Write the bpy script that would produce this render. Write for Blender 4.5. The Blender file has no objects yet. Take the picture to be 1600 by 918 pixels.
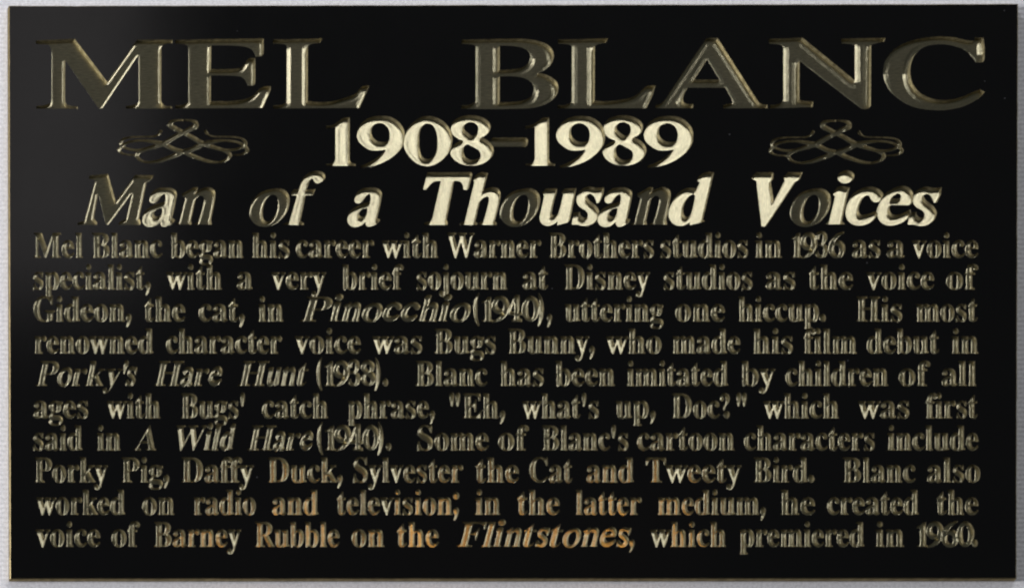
# Engraved black-and-brass memorial plaque on a pale wall.
# All lengths below are in plaque units (U metres each); x to the right, y down, h = height out of the wall.
import bpy, math, random
import numpy as np
from mathutils import Vector
from mathutils.geometry import delaunay_2d_cdt

random.seed(7); RNG = np.random.default_rng(7)
U = 0.00025                      # one plaque unit in metres
CX, CY, HZ = 800.0, 459.0, 1.5   # picture centre in units; its height above the floor in metres
T = 11.0                         # plate thickness in units
PI = math.pi
def W(x, y, h):                  # units -> world (the plaque faces -Y)
    return Vector(((x - CX) * U, -h * U, HZ + (CY - y) * U))

scene = bpy.context.scene
col = scene.collection

# ---------------------------------------------------------------- camera, light, exposure
AX, AY, DIST = math.radians(15), math.radians(24), 2.0
cam = bpy.data.cameras.new('camera'); cam_o = bpy.data.objects.new('camera', cam); col.objects.link(cam_o)
cam.sensor_width = 36; FW = 1600 * U
cam.lens = 36 * DIST / FW
ox, oz = -DIST * math.tan(AX), -DIST * math.tan(AY)
c0 = W(CX, CY, T)
cam_o.location = (c0.x + ox, c0.y - DIST, c0.z + oz); cam_o.rotation_euler = (PI / 2, 0, 0)
cam.shift_x = -ox / FW; cam.shift_y = -oz / FW
cam.clip_start = 0.01; cam.clip_end = 50
cam.dof.use_dof = True; cam.dof.focus_distance = DIST + 0.03; cam.dof.aperture_fstop = 5.6
scene.camera = cam_o

world = bpy.data.worlds.new('World'); scene.world = world; world.use_nodes = True
world.node_tree.nodes['Background'].inputs[0].default_value = (0.95, 1.0, 0.95, 1)
world.node_tree.nodes['Background'].inputs[1].default_value = 0.05

def lamp(name, kind, loc, target, power, color, **kw):
    l = bpy.data.lights.new(name, kind); l.energy = power; l.color = color
    for k, v in kw.items(): setattr(l, k, v)
    o = bpy.data.objects.new(name, l); col.objects.link(o); o.location = loc
    o.rotation_euler = (Vector(target) - Vector(loc)).to_track_quat('-Z', 'Y').to_euler()
    return o
P0 = (0, 0, HZ)
lamp('overhead_lamp', 'AREA', (0.66, -1.50, HZ + 1.62), P0, 15, (1.0, 1.0, 0.98), shape='RECTANGLE', size=0.95, size_y=0.28)
lamp('high_lamp', 'AREA', (-0.9, -0.5, HZ + 1.9), P0, 22, (0.97, 0.97, 1.0), size=0.5)
lamp('left_lamp', 'AREA', (-2.0, -0.95, HZ - 0.12), P0, 54, (1.0, 0.98, 0.97), size=0.5)
lamp('sheen_lamp', 'AREA', (0.085, -1.5, HZ + 0.80), (-0.18, 0, HZ + 0.07), 0.058, (1.0, 0.94, 0.93), shape='RECTANGLE', size=0.13, size_y=0.24)  # added area light, mirrored in the lacquer as the grey upper-left sheen
for lx_, tx_ in ((0.80, -0.10), (0.88, -0.03), (0.95, 0.04)):
    lamp('added_warm_spot', 'SPOT', (lx_, -1.45, HZ + 0.50), (tx_, 0, HZ - 0.103), 12, (1.0, 0.48, 0.11), spot_size=math.radians(2.1), spot_blend=1.0, shadow_soft_size=0.02)  # narrow spots added to put orange glints on the lower text lines

scene.view_settings.view_transform = 'Standard'; scene.view_settings.look = 'None'
scene.view_settings.exposure = 0; scene.view_settings.gamma = 1
scene.render.filter_size = 1.5 if hasattr(scene.render, 'filter_size') else 1.5
scene.cycles.filter_width = 1.9

# ---------------------------------------------------------------- materials
def nt(m): return m.node_tree.nodes, m.node_tree.links
def material(name):
    m = bpy.data.materials.new(name); m.use_nodes = True
    return m, m.node_tree.nodes['Principled BSDF']

def brass(name, base, rough, aniso, bump=0.15):
    m, b = material(name); N, L = nt(m)
    out = b.outputs[0].links[0].to_node; N.remove(b)
    b = N.new('ShaderNodeBsdfAnisotropic'); b.distribution = 'BECKMANN'; L.new(b.outputs[0], out.inputs['Surface'])
    b.inputs['Anisotropy'].default_value = -aniso
    geo = N.new('ShaderNodeNewGeometry')
    nz = N.new('ShaderNodeTexNoise'); nz.inputs['Scale'].default_value = 900; nz.inputs['Detail'].default_value = 3
    L.new(geo.outputs['Position'], nz.inputs['Vector'])
    rp = N.new('ShaderNodeMapRange'); rp.inputs['To Min'].default_value = rough - .04; rp.inputs['To Max'].default_value = rough + .05
    L.new(nz.outputs['Fac'], rp.inputs['Value']); L.new(rp.outputs[0], b.inputs['Roughness'])
    # slow colour drift of the metal
    n2 = N.new('ShaderNodeTexNoise'); n2.inputs['Scale'].default_value = 60; n2.inputs['Detail'].default_value = 4
    L.new(geo.outputs['Position'], n2.inputs['Vector'])
    mx = N.new('ShaderNodeMix'); mx.data_type = 'RGBA'
    mx.inputs['A'].default_value = (*[c * .86 for c in base], 1); mx.inputs['B'].default_value = (*[min(1, c * 1.1) for c in base], 1)
    L.new(n2.outputs['Fac'], mx.inputs['Factor']); L.new(mx.outputs['Result'], b.inputs['Color'])
    # direction of the cutter marks, stored per face
    at = N.new('ShaderNodeAttribute'); at.attribute_name = 'hatch'
    c = N.new('ShaderNodeMath'); c.operation = 'COSINE'; s = N.new('ShaderNodeMath'); s.operation = 'SINE'
    L.new(at.outputs['Fac'], c.inputs[0]); L.new(at.outputs['Fac'], s.inputs[0])
    cb = N.new('ShaderNodeCombineXYZ'); L.new(c.outputs[0], cb.inputs['X']); L.new(s.outputs[0], cb.inputs['Z'])
    L.new(cb.outputs[0], b.inputs['Tangent'])
    # chatter: fine ridges across the cut, strongly stretched along it
    sp = N.new('ShaderNodeSeparateXYZ'); L.new(geo.outputs['Position'], sp.inputs[0])
    def dot(ax, az):
        m1 = N.new('ShaderNodeMath'); m1.operation = 'MULTIPLY'; L.new(sp.outputs['X'], m1.inputs[0]); L.new(ax, m1.inputs[1])
        m2 = N.new('ShaderNodeMath'); m2.operation = 'MULTIPLY_ADD'; L.new(sp.outputs['Z'], m2.inputs[0]); L.new(az, m2.inputs[1]); L.new(m1.outputs[0], m2.inputs[2])
        return m2.outputs[0]
    ng = N.new('ShaderNodeMath'); ng.operation = 'MULTIPLY'; ng.inputs[1].default_value = -1; L.new(s.outputs[0], ng.inputs[0])
    u = dot(c.outputs[0], s.outputs[0]); v = dot(ng.outputs[0], c.outputs[0])
    cv = N.new('ShaderNodeCombineXYZ'); 
    mu = N.new('ShaderNodeMath'); mu.operation = 'MULTIPLY'; mu.inputs[1].default_value = 400; L.new(u, mu.inputs[0])
    mv = N.new('ShaderNodeMath'); mv.operation = 'MULTIPLY'; mv.inputs[1].default_value = 2600; L.new(v, mv.inputs[0])
    L.new(mu.outputs[0], cv.inputs['X']); L.new(mv.outputs[0], cv.inputs['Y'])
    n3 = N.new('ShaderNodeTexNoise'); n3.inputs['Scale'].default_value = 1; n3.inputs['Detail'].default_value = 2
    L.new(cv.outputs[0], n3.inputs['Vector'])
    r3 = N.new('ShaderNodeMapRange'); r3.inputs['From Min'].default_value = .3; r3.inputs['From Max'].default_value = .7
    r3.inputs['To Min'].default_value = .72; r3.inputs['To Max'].default_value = 1.12; L.new(n3.outputs['Fac'], r3.inputs['Value'])
    vm = N.new('ShaderNodeVectorMath'); vm.operation = 'SCALE'; L.new(mx.outputs['Result'], vm.inputs[0]); L.new(r3.outputs[0], vm.inputs['Scale'])
    L.new(vm.outputs[0], b.inputs['Color'])
    bp = N.new('ShaderNodeBump'); bp.inputs['Strength'].default_value = bump; bp.inputs['Distance'].default_value = 0.00012
    L.new(n3.outputs['Fac'], bp.inputs['Height']); L.new(bp.outputs[0], b.inputs['Normal'])
    return m
BRASS = (0.60, 0.55, 0.385)
M_CUT = brass('engraved_brass', BRASS, 0.33, 0.62, 0.10)
M_SIDE, b = material('dark_cut_side'); N, L = nt(M_SIDE)
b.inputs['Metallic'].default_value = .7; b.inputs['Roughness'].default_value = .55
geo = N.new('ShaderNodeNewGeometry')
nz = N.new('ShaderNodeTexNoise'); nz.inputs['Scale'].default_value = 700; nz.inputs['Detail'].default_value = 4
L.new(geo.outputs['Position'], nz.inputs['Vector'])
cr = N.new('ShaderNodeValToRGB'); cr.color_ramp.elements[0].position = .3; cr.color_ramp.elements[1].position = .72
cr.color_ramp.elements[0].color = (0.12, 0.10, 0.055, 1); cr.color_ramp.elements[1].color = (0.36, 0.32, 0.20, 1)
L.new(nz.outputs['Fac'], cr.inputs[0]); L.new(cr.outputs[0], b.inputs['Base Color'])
M_EDGE = brass('sawn_brass_edge', (0.36, 0.29, 0.16), 0.45, 0.0, 0.3)

M_BLACK, b = material('black_lacquer'); N, L = nt(M_BLACK)
b.inputs['Base Color'].default_value = (0.0022, 0.0022, 0.0026, 1); b.inputs['Roughness'].default_value = 0.3
b.inputs['IOR'].default_value = 1.5
geo = N.new('ShaderNodeNewGeometry')
nz = N.new('ShaderNodeTexNoise'); nz.inputs['Scale'].default_value = 35; nz.inputs['Detail'].default_value = 8; nz.inputs['Roughness'].default_value = .7
L.new(geo.outputs['Position'], nz.inputs['Vector'])
rp = N.new('ShaderNodeMapRange'); rp.inputs['To Min'].default_value = .07; rp.inputs['To Max'].default_value = .13
L.new(nz.outputs['Fac'], rp.inputs['Value']); L.new(rp.outputs[0], b.inputs['Roughness'])
# sparse dust specks
vo = N.new('ShaderNodeTexVoronoi'); vo.inputs['Scale'].default_value = 130
L.new(geo.outputs['Position'], vo.inputs['Vector'])
lt = N.new('ShaderNodeMath'); lt.operation = 'LESS_THAN'; lt.inputs[1].default_value = 0.035
L.new(vo.outputs['Distance'], lt.inputs[0])
sc = N.new('ShaderNodeSeparateColor'); L.new(vo.outputs['Color'], sc.inputs[0])
l2 = N.new('ShaderNodeMath'); l2.operation = 'LESS_THAN'; l2.inputs[1].default_value = 0.09; L.new(sc.outputs[0], l2.inputs[0])
ml = N.new('ShaderNodeMath'); ml.operation = 'MULTIPLY'; L.new(lt.outputs[0], ml.inputs[0]); L.new(l2.outputs[0], ml.inputs[1])
mx = N.new('ShaderNodeMix'); mx.data_type = 'RGBA'
mx.inputs['A'].default_value = (0.0022, 0.0022, 0.0026, 1); mx.inputs['B'].default_value = (0.05, 0.05, 0.055, 1)
L.new(ml.outputs[0], mx.inputs['Factor']); L.new(mx.outputs['Result'], b.inputs['Base Color'])

M_WALL, b = material('pale_wall'); N, L = nt(M_WALL)
b.inputs['Roughness'].default_value = .85
geo = N.new('ShaderNodeNewGeometry')
nz = N.new('ShaderNodeTexNoise'); nz.inputs['Scale'].default_value = 900; nz.inputs['Detail'].default_value = 5; nz.inputs['Roughness'].default_value = .75
L.new(geo.outputs['Position'], nz.inputs['Vector'])
cr = N.new('ShaderNodeValToRGB'); cr.color_ramp.elements[0].position = .33; cr.color_ramp.elements[1].position = .6
cr.color_ramp.elements[0].color = (0.53, 0.535, 0.58, 1); cr.color_ramp.elements[1].color = (0.76, 0.765, 0.82, 1)
L.new(nz.outputs['Fac'], cr.inputs[0]); L.new(cr.outputs[0], b.inputs['Base Color'])
sp = N.new('ShaderNodeSeparateXYZ'); L.new(geo.outputs['Position'], sp.inputs[0])
wv = N.new('ShaderNodeMath'); wv.operation = 'MULTIPLY'; wv.inputs[1].default_value = 2 * PI / (7.5 * U); L.new(sp.outputs['Z'], wv.inputs[0])
sn = N.new('ShaderNodeMath'); sn.operation = 'SINE'; L.new(wv.outputs[0], sn.inputs[0])
ad = N.new('ShaderNodeMath'); ad.operation = 'MULTIPLY_ADD'; ad.inputs[1].default_value = .25; L.new(sn.outputs[0], ad.inputs[0]); L.new(nz.outputs['Fac'], ad.inputs[2])
bp = N.new('ShaderNodeBump'); bp.inputs['Strength'].default_value = .6; bp.inputs['Distance'].default_value = .0003
L.new(ad.outputs[0], bp.inputs['Height']); L.new(bp.outputs[0], b.inputs['Normal'])

# ---------------------------------------------------------------- outlines
def spline(pts):
    """pts: tuples (x, y) for corners and (x, y, 1) for smooth points; closed. Returns a flattened loop."""
    n = len(pts); out = []
    P = [np.array(p[:2], float) for p in pts]; S = [len(p) > 2 for p in pts]
    def tan(i, side):
        if S[i]: return (P[(i + 1) % n] - P[i - 1]) * .5
        return None
    for i in range(n):
        j = (i + 1) % n; a, b = P[i], P[j]; d = b - a
        if not S[i] and not S[j]:
            out.append(a); continue
        ln = np.linalg.norm(d)
        def lim(t):
            l = np.linalg.norm(t); return t * (ln / l) if l > 1e-6 else t
        ta = lim(tan(i, 1)) if S[i] else None
        tb = lim(tan(j, 0)) if S[j] else None
        if ta is None: ta = 2 * d - tb if False else (d * 1.5 - tb * .5)
        if tb is None: tb = d * 1.5 - ta * .5
        k = 6
        for q in range(k):
            t = q / k
            out.append((2*t**3-3*t*t+1)*a + (t**3-2*t*t+t)*ta + (-2*t**3+3*t*t)*b + (t**3-t*t)*tb)
    return np.array(out)

def parse(s):
    pts = []
    for w in s.split():
        if w[-1] == 's':
            x, y = w[:-1].split(','); pts.append((float(x), float(y), 1))
        else:
            x, y = w.split(','); pts.append((float(x), float(y)))
    return spline(pts)

class Glyph:                      # loops in plaque units; loop 0 is not special, even-odd rule decides
    def __init__(s, loops): s.loops = [np.asarray(l, float) for l in loops]
    def moved(s, dx, dy, sx=1, sy=1, ax=0, ay=0):
        return Glyph([np.stack([(l[:, 0] - ax) * sx + ax + dx, (l[:, 1] - ay) * sy + ay + dy], 1) for l in s.loops])
    def box(s):
        a = np.concatenate(s.loops); return a[:, 0].min(), a[:, 1].min(), a[:, 0].max(), a[:, 1].max()

def traced(origin, z, *loops):
    return Glyph([parse(l) / z + np.array(origin) for l in loops])

H = {}                            # heading letters
H['M'] = traced((40, 50), 6.667, "105,90 300,82 510,72 850,520 1160,84 1350,80 1530,84 1530,118 1440,130s 1413,165 1412,715 1440,762s 1520,772 1524,797 1045,799 1045,770 1150,750s 1180,712 1178,235 800,795 760,795 412,290 410,712 430,757s 540,775 547,799 112,799 112,770 250,745s 272,695 272,205 250,142s 225,130 110,126")
H['E'] = traced((260, 50), 7.06, "95,90 400,80 1072,72 1072,240 1040,268s 985,274 950,205s 880,168s 720,152s 495,150 490,410 800,402s 855,370s 895,305s 920,288 980,288 980,565 950,592s 895,590 860,522s 800,490s 490,480 490,762 700,762s 850,745s 950,705s 1050,612s 1150,600 1150,640 1062,840 100,844 95,808 190,800s 243,760 243,172 215,141s 100,131")
H['L'] = traced((420, 50), 7.06, "45,84 590,72 565,120 470,135s 430,158 428,760 520,772s 700,765s 850,722s 960,680s 1030,602s 1110,592 1000,838 50,844 45,808 150,800s 198,768 200,172 180,140s 45,131")
H['B'] = traced((710, 50), 7.06, "80,86 400,78 700,74 900,95s 1040,150s 1095,240s 1080,330s 1000,420s 930,452 1020,475s 1110,530s 1148,610s 1115,710s 1000,800s 800,843s 75,847 78,808 180,800s 235,762 235,162 200,141s 80,132",
    "500,152 650,157s 780,190s 835,260s 810,345s 740,395s 620,413s 500,418", "500,490 700,495s 820,535s 875,610s 850,705s 760,755s 620,772s 500,775")
H['L2'] = traced((860, 50), 7.06, "85,84 635,72 610,120 530,136s 490,152 488,755 600,765s 800,745s 940,702s 1060,602s 1160,592 1130,690 1060,840 80,844 80,808 190,800s 238,762 238,162 200,140s 85,132")
H['A'] = traced((1010, 50), 7.06, "655,80 690,66s 785,68 1215,742 1260,790s 1335,802 1335,840 845,842 845,806 900,795s 950,782 935,735 870,615 455,615 405,720s 420,780s 515,797 515,840 105,842 100,806 160,790s 205,748", "668,305 805,525 528,525")
H['N'] = traced((1180, 50), 7.06, "150,78 520,62 1100,535 1100,152 1050,136s 955,128 945,74 1435,66 1425,106 1340,125s 1280,142 1276,812 1240,846s 1170,846 490,322 488,742 520,757s 640,767 635,828 165,844 160,806 270,790s 312,742 312,180 280,146s 155,131")
H['C'] = traced((1360, 50), 7.06, "1150,62 1245,62 1260,190s 1256,305s 1235,332s 1165,336 1100,250s 1010,185s 880,147s 740,138s 600,165s 500,240s 450,350s 440,465s 470,580s 560,680s 700,740s 850,750s 1000,720s 1120,668s 1210,632 1262,662 1180,742s 1020,822s 850,858s 700,862s 500,835s 350,765s 220,655s 155,530s 145,405s 180,290s 280,180s 430,105s 600,65s 770,50s 920,60s 1060,92s 1145,100")
D = {}                            # large numerals
D['1'] = traced((500, 170), 9.18, "85,248 180,232s 270,180s 330,138s 425,122 425,700 440,762s 510,790 510,817 85,817 85,790 180,775s 222,700 222,262 85,290")
D['9'] = traced((500, 170), 9.18, "870,103s 1010,118s 1130,190s 1200,290s 1215,400s 1190,520s 1110,630s 990,722s 850,792s 700,832s 575,847 580,820 680,780s 790,720s 890,640s 940,582 850,597s 720,590s 620,530s 552,460s 530,360s 570,250s 660,155s 760,115s",
    "850,205s 930,228s 985,290s 1002,390s 975,460s 890,477s 810,455s 755,400s 735,320s 765,240s")
D['0'] = traced((620, 170), 9.18, "450,103s 600,140s 720,230s 790,360s 796,480s 755,610s 660,725s 540,800s 430,820s 300,787s 180,685s 110,560s 105,430s 145,310s 230,200s 335,128s",
    "440,210s 520,240s 570,340s 587,480s 570,610s 515,695s 440,722s 370,690s 333,600s 322,460s 330,330s 375,238s")
D['8'] = traced((620, 170), 9.18, "1060,93s 1200,115s 1310,180s 1345,260s 1310,350s 1215,408 1310,460s 1380,540s 1387,630s 1325,725s 1200,795s 1060,814s 920,787s 815,718s 768,630s 800,540s 880,480s 950,455 860,415s 795,350s 778,260s 830,165s 930,112s",
    "1050,190s 1140,220s 1170,280s 1150,350s 1090,387s 1020,345s 965,285s 980,222s", "1010,510s 1100,550s 1185,605s 1202,680s 1150,722s 1060,732s 985,690s 955,610s 965,545s")
D['-'] = traced((750, 170), 9.18, "190,412 650,412 685,440s 680,510s 650,545 190,545 160,510s 160,440s")
S = {}                            # sloping letters of the third line
S['M'] = traced((110, 260), 9.18, "270,132 540,105 650,500 930,120 1190,128 1160,188s 1092,225 985,740 1008,802 1002,838 690,838 700,800 800,745 882,385 545,838 505,832 400,385 335,740 385,800 380,838 100,838 108,804 200,780 350,215 330,190s 270,185")
S['a'] = traced((210, 260), 9.18, "215,470s 240,390s 320,322s 420,302s 540,312s 605,370s 600,460s 540,740 580,760 560,800s 500,842s 420,864s 375,830s 378,792 300,850s 210,867s 140,832s 113,760s 140,660s 230,580s 340,535s 440,505 448,440s 435,395s 410,400s 370,440s 330,500s 280,527s 232,518s",
    "400,595 385,680s 340,718s 290,705s 285,655s 330,612s")
S['n'] = traced((210, 260), 9.18, "680,392 760,350s 850,298 912,298 895,360 970,318s 1060,296s 1145,340s 1160,430s 1098,760 1112,833 840,833 910,800 1000,480s 985,432s 940,422s 880,470 810,770 822,833 570,833 640,800 730,450 690,432")
S['o'] = traced((380, 260), 9.18, "430,318s 560,322s 645,390s 665,500s 630,640s 540,760s 430,840s 300,867s 180,832s 105,740s 93,620s 145,480s 260,370s",
    "430,405s 480,430s 500,520s 480,640s 430,735s 360,790s 300,765s 278,680s 290,570s 330,470s 375,425s")
S['f'] = traced((380, 260), 9.18, "560,837 580,820 662,790 770,412 690,412 690,370 720,330 800,325 850,190s 930,100s 1050,63s 1150,90s 1177,160s 1120,225s 1060,242s 1020,212s 1000,175s 965,185s 935,260s 910,330 1040,325 1000,412 895,412 820,780 862,802 872,837")
S['T'] = traced((640, 260), 9.18, "255,85 880,82 900,110 850,310 820,337 775,332 760,260s 720,215s 640,207 530,760 550,812 545,837 205,837 210,805 290,790 330,720 450,207 350,217s 300,260s 235,337 190,327")
S['h'] = traced((640, 260), 9.18, "910,180 960,120s 1030,83 1125,92 1060,340 1130,310s 1210,298s 1285,335s 1305,430s 1220,780 1250,812 1245,837 990,837 1000,810 1060,780 1140,480s 1125,432s 1075,440s 1010,500 940,790 975,812 965,837 715,837 730,805 790,790 930,215 905,197")
S['u'] = traced((760, 260), 9.18, "800,380 850,318 1015,315 1010,360 940,640s 950,698s 1000,690s 1040,640s 1100,400 1075,377 1120,317 1290,312 1280,370 1200,765 1170,800 1015,842 1022,790 950,832s 870,850s 790,812s 765,740s 780,640s 830,420")
S['s'] = traced((880, 260), 9.18, "585,298 575,400 520,517 480,527 455,450s 400,395s 350,402s 345,440s 390,500s 475,570s 518,660s 485,760s 400,830s 290,852s 200,832s 122,834 150,662 240,652 250,700s 310,737s 355,705s 330,640s 240,580s 195,510s 205,410s 265,330s 370,290s 480,308s")
S['d'] = traced((1020, 260), 6.4, "440,128 485,80s 560,53 612,58 500,530 522,547 370,587 370,555 290,592s 205,570s 158,490s 180,380s 240,285s 325,222s 400,213s 435,225 470,155 445,147", "395,280s 425,290 380,475s 342,505s 310,475s 308,400s 345,320s")
S['V'] = traced((1020, 260), 6.4, "980,117 1030,60 1205,58 1205,122 1180,152 1210,345 1320,135 1300,112 1350,58 1500,58 1470,127 1430,150 1130,600 1088,597 1035,145")
S['i'] = traced((1280, 260), 8, "170,352 220,270s 290,243 382,262 365,320 285,680 322,722 70,722 125,680 200,372", "335,50s 410,68s 440,115s 415,170s 335,210s 265,195s 232,150s 250,90s")
S['c'] = traced((1280, 260), 8, "640,253s 740,280s 800,350s 775,420s 700,447s 650,412s 620,362s 570,370s 520,440s 493,540s 520,600s 580,602s 650,580s 715,553 735,600 650,690s 520,737s 400,712s 335,620s 345,490s 410,360s 520,280s")
S['e'] = traced((1280, 260), 8, "1040,243s 1140,280s 1180,370s 1160,450s 1120,482 890,482 880,540s 920,600s 1000,600s 1140,540 1150,600 1050,690s 900,737s 780,702s 723,600s 740,480s 800,370s 900,290s", "908,402 932,362s 980,338s 1020,356s 1018,402")


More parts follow.
